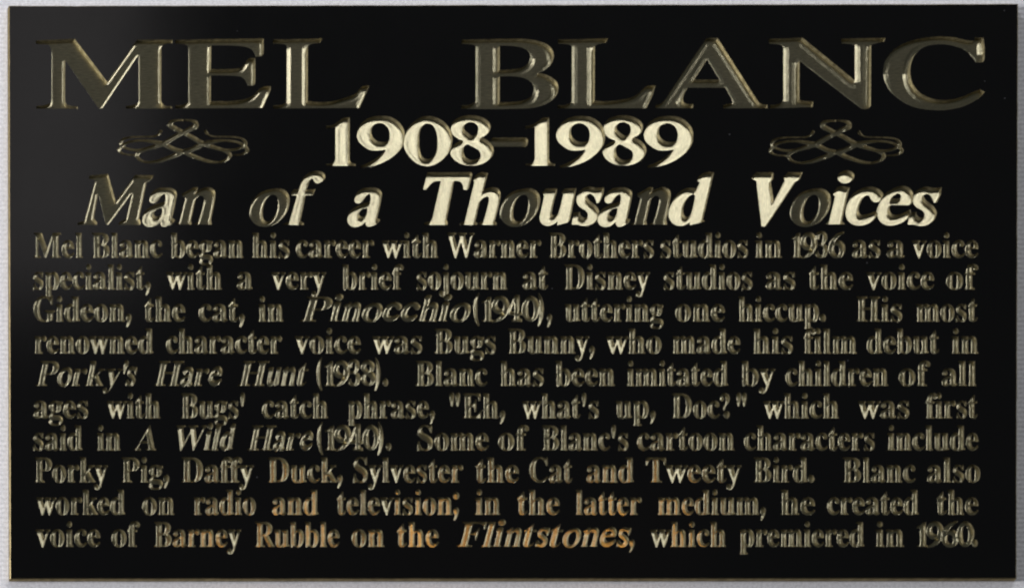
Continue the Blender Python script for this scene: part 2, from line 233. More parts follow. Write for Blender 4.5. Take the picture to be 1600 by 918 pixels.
# plain bold serif letters: advance width and closed outlines, in thousandths of the type size
ROMAN = {
'A':(437,[[-9,0,-9,18,9,21,24,30,36,47,49,75,206,466,224,465,384,87,411,34,425,22,443,18,443,0,229,0,229,18,259,21,277,30,283,46,273,81,253,132,103,132,79,71,76,59,75,48,87,26,124,18,128,18,128,0],[113,161,242,161,177,319]]),
'B':(443,[[16,0,16,17,45,22,62,32,72,51,75,82,75,369,73,394,69,412,62,425,51,433,36,437,15,439,15,455,220,455,297,449,352,429,385,396,396,351,389,313,369,283,335,261,287,247,344,231,385,206,410,173,418,132,413,93,397,61,371,35,335,15,291,4,238,0],[182,252,188,252,220,254,245,261,263,272,275,290,282,314,285,345,283,373,278,395,269,412,248,428,216,434,198,432,188,425,183,412,182,391],[222,24,248,27,268,35,283,49,293,69,299,95,301,128,298,162,290,188,277,208,258,221,231,228,197,231,182,231,182,65,184,46,190,33,202,26]]),
'C':(468,[[257,-11,213,-7,174,3,137,20,105,43,78,71,56,104,39,142,29,184,26,228,30,273,39,314,56,351,79,384,106,412,139,435,176,452,216,462,259,465,292,463,328,454,367,440,388,435,408,443,419,465,437,465,437,308,420,308,403,347,381,380,356,407,328,427,298,439,265,443,212,430,174,389,151,321,144,226,152,138,177,74,219,36,278,24,305,26,331,33,358,45,383,61,407,81,428,106,447,89,409,45,365,14,314,-5]]),
'D':(496,[[20,0,20,17,47,21,63,30,71,46,74,75,74,374,71,407,61,426,43,435,15,439,15,455,222,455,278,452,328,441,370,422,405,396,433,364,452,325,464,279,468,228,453,128,408,57,333,14,228,0],[222,24,262,30,295,47,319,75,333,104,343,139,349,181,351,229,343,318,319,382,279,420,223,433,202,431,190,423,184,409,182,385,182,72,184,48,190,34,202,27]]),
'E':(442,[[14,0,14,17,44,20,62,30,72,48,75,78,75,369,72,405,62,425,44,435,16,439,16,455,399,455,399,320,383,320,375,357,361,386,340,406,312,420,276,428,232,430,200,428,191,424,186,417,183,388,183,246,193,246,221,248,243,256,259,269,272,288,281,313,288,345,304,345,304,118,287,118,284,143,280,164,273,181,259,201,241,213,216,220,185,222,183,67,185,47,192,35,206,29,230,28,261,29,289,32,313,39,335,48,354,60,371,75,386,94,399,116,411,143,430,143,402,0]]),
'F':(404,[[15,0,15,17,45,23,62,34,72,53,75,84,75,375,71,405,61,423,43,433,14,439,14,455,394,455,394,320,377,320,372,345,365,367,355,385,336,406,310,420,288,426,261,430,230,431,200,429,191,427,186,421,182,398,182,247,190,247,217,250,239,257,256,270,269,289,278,314,284,347,302,347,302,118,285,118,279,154,269,181,257,200,239,213,217,221,189,224,182,224,182,81,183,59,188,43,196,31,210,24,229,19,257,17,257,0]]),
'G':(508,[[268,-10,222,-7,179,3,141,19,108,42,80,70,57,103,41,141,31,183,28,229,31,274,41,315,57,352,80,385,107,413,139,435,176,452,215,462,257,465,293,463,330,454,369,441,388,436,398,438,406,443,419,465,437,465,437,308,420,308,409,334,397,357,382,379,366,397,348,413,329,426,309,436,288,441,267,443,214,430,176,389,153,322,146,228,148,178,154,135,165,98,180,67,206,37,238,19,275,13,308,16,328,27,339,45,343,71,343,128,339,154,329,170,309,179,275,182,275,198,500,198,500,182,473,179,457,171,449,155,446,128,446,29,402,12,357,0,313,-8]]),
'H':(523,[[15,0,15,17,45,22,62,32,72,50,75,81,75,379,71,406,62,424,44,434,16,439,16,455,242,455,242,439,204,432,193,425,187,415,183,400,182,379,182,251,342,251,342,379,337,415,331,425,320,432,282,439,282,455,507,455,507,439,478,434,461,424,452,407,449,379,449,81,452,52,461,33,478,22,507,17,507,0,282,0,282,17,311,21,329,31,339,49,342,81,342,221,182,221,182,81,185,50,194,32,212,22,242,17,242,0]]),
'I':(260,[[13,0,13,17,42,23,61,32,72,49,75,75,75,387,72,412,63,427,45,435,13,439,13,455,244,455,244,439,214,435,196,427,186,412,183,387,183,77,187,44,194,34,206,26,246,17,246,0]]),
'M':(634,[[14,0,14,17,43,22,61,32,72,50,75,79,75,382,74,402,71,416,64,426,53,432,15,439,15,455,185,455,317,142,449,455,617,455,617,439,590,433,573,423,563,405,560,378,560,85,561,61,565,43,571,31,582,23,596,19,617,17,617,0,396,0,396,17,433,25,443,32,450,44,453,61,455,83,455,399,288,0,270,0,105,389,105,80,109,48,120,30,139,20,169,17,169,0]]),
'P':(418,[[15,0,15,17,45,22,62,32,72,50,75,81,75,379,71,406,62,424,44,434,16,439,16,455,214,455,265,454,306,449,336,440,357,429,375,415,390,398,400,378,407,356,409,332,404,296,390,266,367,240,334,221,292,209,242,206,182,206,182,81,185,50,194,32,212,22,242,17,242,0],[182,230,201,230,231,232,255,240,272,253,283,271,290,297,292,329,290,361,285,387,275,406,261,420,241,428,216,431,199,429,189,424,184,414,182,398]]),
'R':(473,[[15,0,15,17,45,22,62,32,72,50,75,81,75,379,71,406,62,424,44,434,16,439,16,455,217,455,264,453,305,448,339,439,367,426,395,403,412,372,417,334,411,296,392,265,360,241,315,224,432,50,452,26,463,19,478,17,480,0,338,0,201,212,182,212,182,81,185,50,194,32,212,22,242,17,242,0],[182,234,203,234,235,236,261,245,280,258,293,278,301,304,304,336,295,389,268,421,224,431,202,429,190,422,184,409,182,385]]),
'S':(390,[[43,-11,43,158,62,158,75,113,91,77,111,50,136,30,164,19,197,15,220,17,241,24,257,36,273,60,279,89,273,117,255,140,225,160,163,191,127,210,99,231,77,253,62,276,53,302,50,332,52,358,57,381,67,403,80,421,96,437,115,449,136,459,160,464,185,466,229,461,282,448,291,446,300,445,313,450,320,466,339,466,339,319,322,319,315,343,305,365,293,385,280,402,265,417,248,429,222,441,194,445,163,440,140,426,125,406,120,380,124,356,137,336,151,325,168,314,189,303,253,273,279,260,300,247,317,233,337,211,350,188,357,162,359,133,357,106,350,80,339,58,323,38,304,21,281,8,254,-2,225,-8,192,-10,158,-8,126,1,98,9,85,12,75,11,69,7,61,-11]]),
'T':(423,[[92,0,92,17,123,21,142,31,152,50,156,81,156,433,149,433,116,430,88,420,65,403,47,380,35,352,29,318,11,318,11,455,410,455,410,317,394,317,381,368,357,404,319,426,269,433,263,433,263,81,267,49,276,30,296,21,328,17,328,0]]),
'W':(611,[[171,-11,32,393,24,413,15,427,3,435,-15,439,-15,455,181,455,181,439,162,437,150,432,143,423,140,410,148,373,223,153,301,353,286,399,278,418,267,429,252,435,229,439,229,455,439,455,439,439,404,432,393,412,399,386,474,166,541,369,549,406,546,421,538,430,524,436,503,439,503,455,624,455,624,439,607,433,594,421,584,404,575,379,446,-11,428,-11,316,309,190,-11]]),
'a':(344,[[255,-10,226,-5,208,10,200,35,168,11,133,-4,95,-9,64,-4,40,11,25,34,20,63,25,91,39,115,63,136,98,155,143,173,199,190,199,241,196,266,187,282,171,292,148,296,115,290,104,274,113,257,121,243,123,231,120,215,110,202,95,194,77,191,59,194,45,203,36,218,33,236,37,259,49,278,69,295,95,308,115,314,137,317,162,318,205,315,239,307,263,292,280,271,290,244,293,210,293,62,295,40,298,36,304,34,320,42,329,28,306,7,281,-6],[151,34,174,41,187,50,199,63,199,169,154,151,127,123,118,84,122,56,133,39]]),
'b':(360,[[43,-11,43,388,41,414,37,428,26,436,8,439,8,455,138,455,138,279,162,301,190,314,221,318,244,316,265,310,284,299,301,284,315,266,326,245,335,221,340,195,342,166,340,133,333,103,323,75,308,51,291,30,270,13,246,0,220,-8,192,-10,162,-6,133,7,105,28,53,-11],[183,14,204,18,220,30,232,49,239,77,244,114,245,160,244,197,239,228,231,251,212,273,184,280,169,277,155,270,144,257,138,242,138,69,143,38,158,20]]),
'c':(293,[[156,-10,131,-8,108,-1,87,11,67,26,51,45,38,68,28,93,21,120,19,150,22,181,29,210,40,237,55,260,74,280,96,297,120,309,146,317,175,319,204,317,230,310,250,298,271,275,277,245,275,228,266,215,253,207,236,204,214,209,201,225,196,251,197,261,197,271,190,290,169,297,138,285,118,248,112,187,115,142,123,105,137,76,156,55,178,42,204,38,227,42,250,53,271,72,285,60,248,21,205,-2]]),
'd':(370,[[140,-10,117,-8,97,-1,78,10,61,26,47,44,35,66,26,91,21,118,19,147,21,180,27,210,36,237,48,261,63,281,81,297,101,309,123,316,146,318,175,314,201,301,223,280,223,401,220,419,212,430,198,437,176,439,176,455,319,455,319,75,320,54,325,41,335,32,353,28,353,11,315,8,271,1,223,-10,223,39,201,12,173,-5],[171,28,187,31,202,41,215,56,223,76,223,242,217,257,206,270,191,278,174,281,147,273,130,250,123,225,119,193,118,153,119,115,123,83,130,58,146,36]]),
'e':(301,[[154,-10,129,-8,106,-1,85,10,66,26,50,45,37,69,27,95,21,125,19,157,21,187,28,215,38,240,51,263,68,282,87,298,109,309,132,316,157,318,193,314,224,301,249,280,268,251,279,216,283,173,283,166,117,166,127,97,154,56,199,42,225,47,248,62,270,86,285,73,258,36,228,11,193,-5],[116,192,201,192,201,215,201,241,198,261,193,277,181,292,161,297,136,286,121,255,116,203]]),
'f':(214,[[15,0,15,16,40,22,46,27,50,35,52,73,52,277,16,277,16,310,52,310,52,353,56,386,67,413,85,436,109,452,139,461,174,465,200,463,222,456,240,446,257,425,263,400,260,381,252,367,239,358,224,355,208,358,195,365,187,376,185,391,187,405,193,420,196,426,197,433,193,441,180,443,163,440,153,430,149,413,148,390,148,310,203,310,203,277,148,277,148,65,150,40,158,26,173,18,199,16,199,0]]),
'g':(327,[[146,-140,106,-138,73,-132,48,-122,22,-100,14,-75,20,-54,38,-38,69,-26,44,-10,29,9,24,30,28,54,42,74,57,86,77,98,102,110,58,135,31,169,22,212,27,242,40,268,53,282,69,295,88,305,109,312,132,317,157,318,183,317,208,312,233,304,317,304,317,268,268,268,281,248,289,226,291,203,288,176,276,151,258,131,234,116,215,108,194,104,172,103,157,103,142,104,126,102,112,94,104,84,101,71,111,55,141,49,175,49,208,48,236,45,259,40,285,29,303,13,312,-9,316,-37,311,-67,296,-92,272,-113,239,-128,197,-137],[157,124,178,130,190,146,195,163,198,184,199,211,198,238,195,260,190,276,178,292,157,297,137,292,124,276,118,260,115,238,114,211,115,184,118,163,124,146,137,130],[161,-116,218,-111,252,-94,263,-66,260,-51,249,-41,231,-36,205,-34,97,-34,79,-52,73,-73,79,-89,95,-103,111,-111,133,-115]]),
'h':(381,[[18,0,18,16,35,19,45,26,51,37,52,56,52,399,51,417,46,429,36,437,19,440,19,455,148,455,148,267,175,295,207,313,243,318,292,306,321,271,330,212,330,56,332,38,337,26,347,19,363,16,363,0,202,0,202,16,207,16,228,26,235,56,235,217,234,241,229,258,219,268,203,271,183,267,164,255,148,235,148,56,149,38,154,26,164,19,180,16,180,0]]),
'i':(198,[[101,362,81,366,65,376,54,393,50,412,54,432,65,449,81,460,101,463,120,460,137,449,147,432,151,412,147,393,136,376,120,366],[18,0,18,16,35,19,45,26,51,37,52,56,52,252,51,272,47,285,37,291,20,293,21,310,148,310,148,56,150,38,154,26,164,19,180,16,180,0]]),
'j':(210,[[106,363,86,367,70,378,59,394,56,414,59,434,71,450,87,461,106,465,126,461,142,450,153,434,157,414,153,394,142,378,126,367],[36,-140,11,-138,-11,-131,-29,-120,-44,-105,-53,-88,-56,-70,-53,-53,-45,-40,-32,-32,-15,-29,2,-31,15,-39,23,-51,26,-66,24,-76,19,-87,11,-103,16,-113,31,-117,49,-113,58,-100,62,-80,64,-54,64,250,62,271,56,284,43,291,22,294,22,310,159,310,159,-21,156,-58,145,-87,127,-110,102,-127,72,-137]]),
'k':(359,[[17,0,17,16,35,19,45,26,51,38,52,56,52,398,51,417,47,429,38,436,20,439,21,455,148,455,148,169,227,248,240,264,244,278,235,290,209,293,206,310,345,310,345,293,320,289,297,278,275,260,222,209,346,34,360,21,376,16,376,0,211,0,211,16,217,16,234,20,239,32,232,49,163,147,148,134,148,56,149,38,154,26,164,19,180,16,180,0]]),
'l':(199,[[18,0,18,16,35,19,45,26,51,37,52,56,52,398,51,417,47,429,38,436,20,439,20,455,148,455,148,56,150,38,154,26,164,19,180,16,180,0]]),
'm':(554,[[18,0,18,16,35,19,45,26,51,37,52,56,52,253,51,271,46,284,36,291,19,294,19,310,146,310,146,265,173,294,204,312,237,318,277,312,305,293,320,261,348,293,381,312,418,318,465,306,494,271,504,212,504,56,505,38,510,26,520,19,536,16,536,0,377,0,377,16,393,19,403,26,408,38,410,56,410,217,408,241,404,258,394,268,377,271,358,268,341,256,324,237,324,56,326,38,331,26,340,19,356,16,356,0,199,0,199,16,215,19,225,26,230,38,232,56,232,217,230,241,226,258,216,268,199,271,180,267,162,255,146,235,146,56,148,38,152,27,162,19,177,16,177,0]]),
'n':(381,[[18,0,18,16,35,19,45,26,51,37,52,56,52,253,51,271,46,284,36,291,19,294,19,310,148,310,148,267,175,296,207,313,243,318,292,306,321,271,330,212,330,56,332,38,337,26,347,19,363,16,363,0,202,0,202,16,207,16,228,26,235,56,235,217,234,241,229,258,219,268,203,271,183,267,164,255,148,235,148,56,149,38,154,26,164,19,180,16,180,0]]),
'o':(336,[[169,-10,140,-8,114,-1,90,11,69,27,52,47,38,70,27,96,21,124,19,154,21,184,27,213,38,239,52,262,69,281,90,297,114,309,140,316,168,318,196,316,222,309,245,298,266,282,283,263,298,240,308,214,315,185,317,154,315,123,308,94,298,69,284,46,266,26,245,11,222,-1,197,-8],[169,11,193,18,209,39,214,56,217,81,220,154,218,206,214,245,208,271,192,292,169,299,144,292,128,271,122,245,118,206,117,154,120,82,123,56,128,39,144,18]]),
'p':(371,[[17,-139,17,-124,31,-122,40,-117,47,-110,50,-101,52,-64,52,243,51,269,46,283,37,291,19,295,19,310,143,310,143,263,166,294,195,313,230,319,253,317,274,310,293,298,309,283,323,264,335,241,343,216,348,189,350,160,348,128,343,99,334,72,323,48,308,28,291,12,272,0,250,-8,227,-10,196,-5,170,9,148,32,148,-58,152,-99,158,-110,167,-118,197,-123,197,-139],[195,28,222,36,239,59,247,84,251,116,253,154,251,192,247,223,241,248,225,270,199,278,179,273,162,259,148,235,148,69,160,46,176,33]]),
'r':(288,[[18,0,18,16,35,19,45,26,51,37,52,56,52,252,51,273,46,285,37,291,20,293,21,310,146,310,146,252,158,272,172,288,187,301,210,314,233,318,258,315,275,304,286,287,289,266,287,248,278,234,265,225,248,222,233,224,222,231,207,250,199,257,189,260,175,255,162,241,152,220,149,192,149,56,152,37,159,25,173,19,197,16,197,0]]),
's':(288,[[151,-10,132,-8,110,-3,87,6,73,9,60,4,51,-9,36,-9,36,105,53,105,61,79,72,57,87,39,112,21,140,15,162,18,179,27,189,40,192,58,183,84,156,105,107,130,85,142,68,155,54,169,41,193,37,220,40,247,49,270,65,291,86,306,111,316,141,319,166,316,199,308,206,306,213,305,223,308,230,319,244,319,244,222,228,222,220,244,209,262,196,277,174,291,149,296,130,294,116,286,108,274,105,259,107,244,115,232,128,222,146,212,191,189,212,178,229,165,241,151,253,127,257,95,254,65,244,39,228,18,206,2,181,-7]]),
't':(229,[[124,-9,99,-7,80,-1,66,10,56,26,50,46,48,71,48,279,20,279,20,300,88,369,105,389,118,407,129,424,144,424,144,310,208,310,208,279,144,279,144,82,146,64,149,51,157,43,168,40,189,49,206,75,222,66,198,24,165,-1]]),
'u':(375,[[131,-10,103,-7,81,2,65,17,54,38,48,65,46,97,46,248,44,268,39,282,29,291,11,294,11,310,142,310,142,74,144,58,151,46,162,38,177,36,205,43,228,66,228,248,226,269,221,283,209,291,189,294,189,310,324,310,324,70,326,51,331,39,342,33,360,30,360,13,321,10,277,3,228,-10,228,40,209,19,186,3,160,-7]]),
'v':(306,[[142,-10,38,248,22,281,12,290,-3,293,-3,310,164,310,164,294,156,294,136,290,129,276,130,268,185,122,236,253,241,272,232,289,203,294,203,310,305,310,305,295,289,289,278,279,260,243,160,-10]]),
'w':(435,[[122,-10,17,265,6,284,-1,290,-11,293,-11,310,138,310,138,293,120,289,116,284,114,276,116,266,120,253,167,127,211,235,201,266,190,288,181,293,168,295,168,310,323,310,323,293,302,288,296,276,296,269,298,262,336,141,382,256,387,275,385,283,380,289,356,295,356,310,445,310,445,295,433,292,425,284,412,258,304,-10,289,-10,223,197,140,-10]]),
'x':(319,[[5,0,5,15,24,23,44,37,62,56,123,136,43,263,24,285,4,293,4,310,169,310,169,294,147,291,140,280,149,260,183,206,224,257,232,268,234,279,232,286,227,290,201,294,201,310,311,310,311,296,292,289,273,275,254,254,198,184,291,36,303,21,310,17,319,15,319,0,155,0,155,16,178,19,184,24,185,30,182,43,173,59,138,114,97,61,88,46,85,34,92,20,114,15,118,0]]),
'y':(300,[[52,-140,29,-137,10,-125,-3,-107,-7,-84,-4,-67,5,-53,18,-43,36,-40,51,-42,64,-49,72,-61,75,-76,74,-81,74,-87,77,-96,86,-99,99,-92,114,-74,129,-44,140,-5,36,251,25,275,15,287,8,292,-3,293,-5,310,162,310,162,293,136,289,130,284,128,275,130,267,133,257,185,119,230,241,236,260,238,274,236,284,229,289,203,293,203,310,300,310,300,293,287,290,277,281,259,242,162,-24,151,-53,140,-77,129,-96,113,-117,95,-131,76,-138]]),
'3':(375,[[163,-7,132,-5,104,-2,81,5,53,18,34,35,23,54,19,74,23,96,36,113,54,123,76,126,78,100,86,79,99,62,116,50,135,43,158,40,180,42,199,49,216,61,230,79,236,95,240,115,241,139,238,163,229,184,214,202,194,216,168,224,137,227,95,227,95,269,140,269,166,272,188,281,204,296,216,316,223,340,225,367,221,400,211,424,193,440,169,445,148,441,133,430,122,413,116,391,111,341,86,343,64,348,47,356,30,374,24,401,28,423,41,444,62,461,91,475,128,483,173,486,217,483,255,474,286,458,309,436,323,409,328,377,324,348,315,323,298,301,277,283,253,267,225,256,252,249,279,238,305,222,326,201,336,184,342,163,345,138,343,112,338,90,329,70,318,52,304,37,288,25,271,15,251,7,230,1,209,-3,186,-6]]),
'4':(375,[[121,0,121,36,140,36,161,38,179,44,191,58,195,84,195,125,9,125,9,166,199,480,293,480,293,169,363,169,363,125,293,125,293,84,297,58,309,44,327,38,348,36,357,36,357,0],[56,169,195,169,195,287,196,351,199,416,189,394,174,366,158,338,146,319]]),
'6':(375,[[197,-7,165,-4,136,4,109,18,86,37,67,62,51,93,39,130,33,173,30,222,32,258,35,293,42,325,51,356,63,384,77,409,94,432,114,450,137,466,163,477,191,484,222,486,249,485,272,482,291,476,313,464,329,449,338,431,340,412,336,393,322,376,307,367,287,362,260,360,256,400,251,419,243,434,232,443,216,447,191,441,170,426,152,401,139,366,130,322,125,269,161,286,186,292,218,294,256,290,288,278,315,258,336,230,348,196,352,155,348,110,334,71,313,38,282,13,244,-2],[199,38,222,44,239,64,248,85,253,113,255,148,253,181,247,208,238,228,219,247,193,253,174,251,154,243,137,232,125,221,128,162,135,116,147,81,162,57,179,42]]),
}

# ---------------------------------------------------------------- carving
def resample(l, step):
    out = []
    n = len(l)
    for i in range(n):
        a, b = l[i], l[(i + 1) % n]; d = np.linalg.norm(b - a)
        if d < 1e-4: continue
        k = max(1, int(round(d / step)))
        for q in range(k): out.append(a + (b - a) * q / k)
    return np.array(out)

def sdf(loops, P):                # positive inside (even-odd)
    A = np.concatenate(loops); B = np.concatenate([np.roll(l, -1, 0) for l in loops])
    res = np.empty(len(P))
    for s in range(0, len(P), 2000):
        p = P[s:s + 2000, None, :]; ab = (B - A)[None]; ap = p - A[None]
        t = np.clip((ap * ab).sum(2) / ((ab * ab).sum(2) + 1e-12), 0, 1)
        dd = np.sqrt(((ap - ab * t[..., None]) ** 2).sum(2)).min(1)
        c = ((A[None, :, 1] > p[..., 1]) != (B[None, :, 1] > p[..., 1]))
        xi = A[None, :, 0] + (p[..., 1] - A[None, :, 1]) * (B - A)[None, :, 0] / np.where(np.abs((B - A)[None, :, 1]) < 1e-9, 1e-9, (B - A)[None, :, 1])
        ins = (c & (p[..., 0] < xi)).sum(1) % 2 == 1
        res[s:s + 2000] = np.where(ins, dd, -dd)
    return res

def outline_angle(loops, P):      # direction of the nearest piece of outline
    A = np.concatenate(loops); B = np.concatenate([np.roll(l, -1, 0) for l in loops]); res = np.empty(len(P))
    ang = np.arctan2(-(B - A)[:, 1], (B - A)[:, 0]) % PI
    for s in range(0, len(P), 2000):
        p = P[s:s + 2000, None, :]; ab = (B - A)[None]; ap = p - A[None]
        t = np.clip((ap * ab).sum(2) / ((ab * ab).sum(2) + 1e-12), 0, 1)
        res[s:s + 2000] = ang[((ap - ab * t[..., None]) ** 2).sum(2).argmin(1)]
    return res

def group_sdf(glyphs, P):
    best = np.full(len(P), -1e9)
    for g in glyphs:
        x0, y0, x1, y1 = g.box()
        m = (P[:, 0] > x0 - 1) & (P[:, 0] < x1 + 1) & (P[:, 1] > y0 - 1) & (P[:, 1] < y1 + 1)
        if m.any(): best[m] = np.maximum(best[m], sdf(g.loops, P[m]))
    return best

def mesh_object(name, V, F, mat, parent, attr=None):
    me = bpy.data.meshes.new(name)
    base = parent.location if parent else Vector((0, 0, 0))
    me.from_pydata([tuple(W(*v) - base) for v in V], [], F)
    if attr is not None:
        a = me.attributes.new('hatch', 'FLOAT', 'FACE'); a.data.foreach_set('value', np.asarray(attr, 'f'))
    me.materials.append(mat); me.shade_flat(); me.update()
    o = bpy.data.objects.new(name, me); col.objects.link(o); o.parent = parent
    return o

OUTLINES = []                     # every glyph cut through the black face
def carve(name, glyphs, parent, depth, ww, h, step, hatch, slope=0.05, mat=None, jit=0.12, follow=True, pull=.6, follow_wall=True):
    """A flat-bottomed cut: steep wall (width ww), then one pass of a blunt V cutter round the outline (2h wide), then the middle.
    hatch: angle of the cutter marks, one per glyph."""
    for g in glyphs: g.loops = [resample(l, step) for l in g.loops]
    OUTLINES.extend(glyphs)
    pts, edges = [], []
    for g in glyphs:
        for l in g.loops:
            s = len(pts); pts += [tuple(p) for p in l]
            edges += [(s + i, s + (i + 1) % len(l)) for i in range(len(l))]
    rings = [ww, ww + h, ww + 2 * h]
    for g in glyphs:
        extra = []
        for l in g.loops:
            nx, pv = np.roll(l, -1, 0), np.roll(l, 1, 0)
            e1 = nx - l; e1 /= np.linalg.norm(e1, axis=1)[:, None] + 1e-9
            e0 = l - pv; e0 /= np.linalg.norm(e0, axis=1)[:, None] + 1e-9
            n1 = np.stack([-e1[:, 1], e1[:, 0]], 1); n0 = np.stack([-e0[:, 1], e0[:, 0]], 1)
            nrm = n1 + n0; nrm /= np.linalg.norm(nrm, axis=1)[:, None] + 1e-9
            q = sdf(g.loops, l + nrm * .2)
            if (q < 0).mean() > .5: nrm = -nrm; n1 = -n1; n0 = -n0
            mit = 1 / np.clip((nrm * n1).sum(1), .45, 1)      # mitre at corners
            for i in np.where((n0 * n1).sum(1) < .93)[0]:      # round the corners that jut into the cut
                arc = []
                for f in (0, .25, .5, .75, 1):
                    n_ = n0[i] * (1 - f) + n1[i] * f
                    if np.linalg.norm(n_) > .05: arc.append(n_ / np.linalg.norm(n_))
                if not arc: continue
                for r in rings:
                    pa = l[i] + np.array(arc) * r; ga = group_sdf(glyphs, pa)
                    pts += [(float(x), float(y)) for (x, y), d_ in zip(pa, ga) if r * .97 < d_ < r * 1.05]
            ok = np.ones(len(l), bool); lastr = np.zeros(len(l))
            for r in rings:
                p = l + nrm * (r * mit)[:, None]
                gs_ = group_sdf(glyphs, p); good = (gs_ > .95 * r) & (gs_ < r * 1.12) & ok
                ok &= good
                lastr[good] = r
                ids = {}
                for i in np.where(good)[0]:
                    ids[i] = len(pts); pts.append((float(p[i, 0]), float(p[i, 1])))
                pr = [(i, (i + 1) % len(l)) for i in ids if (i + 1) % len(l) in ids and np.linalg.norm(p[i] - p[(i + 1) % len(l)]) < 2.2 * step]
                if pr:
                    ia, ib = np.array(pr).T
                    okm = group_sdf(glyphs, (p[ia] + p[ib]) / 2) > .9 * r
                    edges += [(ids[i], ids[j]) for (i, j), k_ in zip(pr, okm) if k_]
            # where a ring no longer fits, find the centre line of the stroke
            idx = np.where(lastr < rings[-1])[0]
            if len(idx):
                lo = np.full(len(idx), .05); hi = np.full(len(idx), rings[-1])
                for _ in range(6):
                    mid = (lo + hi) / 2
                    f = sdf(g.loops, l[idx] + nrm[idx] * mid[:, None]) >= .95 * mid
                    lo = np.where(f, mid, lo); hi = np.where(f, hi, mid)
                keep = (lo > .25) & (np.abs(lo[:, None] - np.array(rings)[None]).min(1) > .15)
                extra += list((l[idx] + nrm[idx] * lo[:, None])[keep])
        cell = {}
        for p in extra:           # thin out near-duplicates
            k = (int(p[0] / (step * .4)), int(p[1] / (step * .4)))
            if k in cell: continue
            cell[k] = 1; pts.append((float(p[0]), float(p[1])))
    vo, eo, fo, *_ = delaunay_2d_cdt([Vector(p) for p in pts], edges, [], 0, 1e-4)
    V = np.array([(v.x, v.y) for v in vo]); F = np.array([list(f) for f in fo if len(f) == 3])
    cen = V[F].mean(1)
    per = np.stack([np.where((cen[:, 0] > g.box()[0]) & (cen[:, 0] < g.box()[2]), 1, 0) for g in glyphs])
    dc = np.full((len(glyphs), len(cen)), -1e9)
    for i, g in enumerate(glyphs):
        m = per[i] == 1
        if m.any(): dc[i, m] = sdf(g.loops, cen[m])
    own = dc.argmax(0); dmax = dc.max(0)
    keep = dmax > 0
    F, own, dmax = F[keep], own[keep], dmax[keep]
    d = np.maximum(group_sdf(glyphs, V), 0); d = np.where(d < .06, 0, np.maximum(d, ww))
    a = slope * h
    z = np.interp(d, [0, ww, ww + h, ww + 2 * h, 1e4], [0, depth, depth + a, depth, depth])
    hh = np.array([hatch[i] for i in own]) 
    ring = (dmax > ww) & (dmax < ww + 2 * h)
    used = np.unique(F); remap = -np.ones(len(V), int); remap[used] = np.arange(len(used))
    V3 = [(V[i, 0], V[i, 1], T - z[i]) for i in used]
    F2 = remap[F]
    # orient all faces towards the viewer (-Y in the world): x right, y down in the plane
    e1 = V[F[:, 1]] - V[F[:, 0]]; e2 = V[F[:, 2]] - V[F[:, 0]]
    cr = e1[:, 0] * e2[:, 1] - e1[:, 1] * e2[:, 0]
    F2 = [tuple(f) if c < 0 else (f[0], f[2], f[1]) for f, c in zip(F2.tolist(), cr)]
    cen = V[F].mean(1)
    for i, g in enumerate(glyphs if follow_wall else []):       # on the side walls the marks run along the outline
        m = (dmax < ww) & (own == i)
        if m.any(): hh[m] = outline_angle(g.loops, cen[m])
    if follow:                    # the cutter followed the outline before it cleared the middle
        for i, g in enumerate(glyphs):
            m = ring & (own == i) & (hatch[i] < 1.2)      # (some letters were cut with straight strokes only)
            if m.any(): hh[m] = ((outline_angle(g.loops, cen[m]) + PI / 2) % PI - PI / 2) * pull
    hh = hh + np.where(ring, RNG.normal(0, jit, len(F)), 0)
    o = mesh_object(name, V3, F2, mat or M_CUT, parent, hh)
    o.data.materials.append(M_SIDE)      # the sides of the cut get a darker, mottled brass
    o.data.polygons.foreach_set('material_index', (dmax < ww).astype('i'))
    return o

# ---------------------------------------------------------------- the wall and the plaque
def tag(o, **kw):
    for k, v in kw.items(): o[k] = v
    return o
nx = 24
wv_, wf_ = [], []
wall = mesh_object('wall', [(-3200, -3200, 0), (4800, -3200, 0), (4800, 6400, 0), (-3200, 6400, 0)], [(0, 3, 2, 1)], M_WALL, None)
wall['kind'] = 'structure'

plaque = bpy.data.objects.new('memorial_plaque', None); col.objects.link(plaque)
plaque.location = W(800, 909, 0)
tag(plaque, label='black lacquered plaque with engraved brass lettering and scroll ornaments on pale wall', category='plaque')

# outer outline of the plate (its front), clockwise from the top left
Q = [(13.5, 9.0), (1591.0, 6.0), (1588.5, 903.0), (15.5, 903.5)]
def inset(q, d):
    return [(q[0][0] + d, q[0][1] + d), (q[1][0] - d, q[1][1] + d), (q[2][0] - d, q[2][1] - d), (q[3][0] + d, q[3][1] - d)]
def ring_faces(loops):
    V, F = [], []
    for l, h in loops: V += [(x, y, h) for x, y in l]
    n = len(loops[0][0])
    for k in range(len(loops) - 1):
        for i in range(n):
            a, b2 = k * n + i, k * n + (i + 1) % n
            F.append((a, b2, b2 + n, a + n))
    return V, F
def dens(q, n=60):
    out = []
    for i in range(4):
        a, b2 = np.array(q[i]), np.array(q[(i + 1) % 4])
        for k in range(n): out.append(a + (b2 - a) * k / n)
    return out
def wob(l, amp):
    r = np.random.default_rng(3)
    return [(x + r.normal(0, amp), y + r.normal(0, amp)) for x, y in l]
V, F = ring_faces([(dens(Q), 0.6), (wob(dens(Q), .12), T - 1.3), (wob(dens(inset(Q, 1.2)), .1), T - .15)])
F = [tuple(reversed(f)) for f in F]
edge = mesh_object('brass_edge', V, F, M_EDGE, plaque, [0.0] * len(F))
core = mesh_object('brass_core', [(x, y, 1.6) for x, y in inset(Q, 0.4)], [(0, 3, 2, 1)], M_SIDE, plaque)

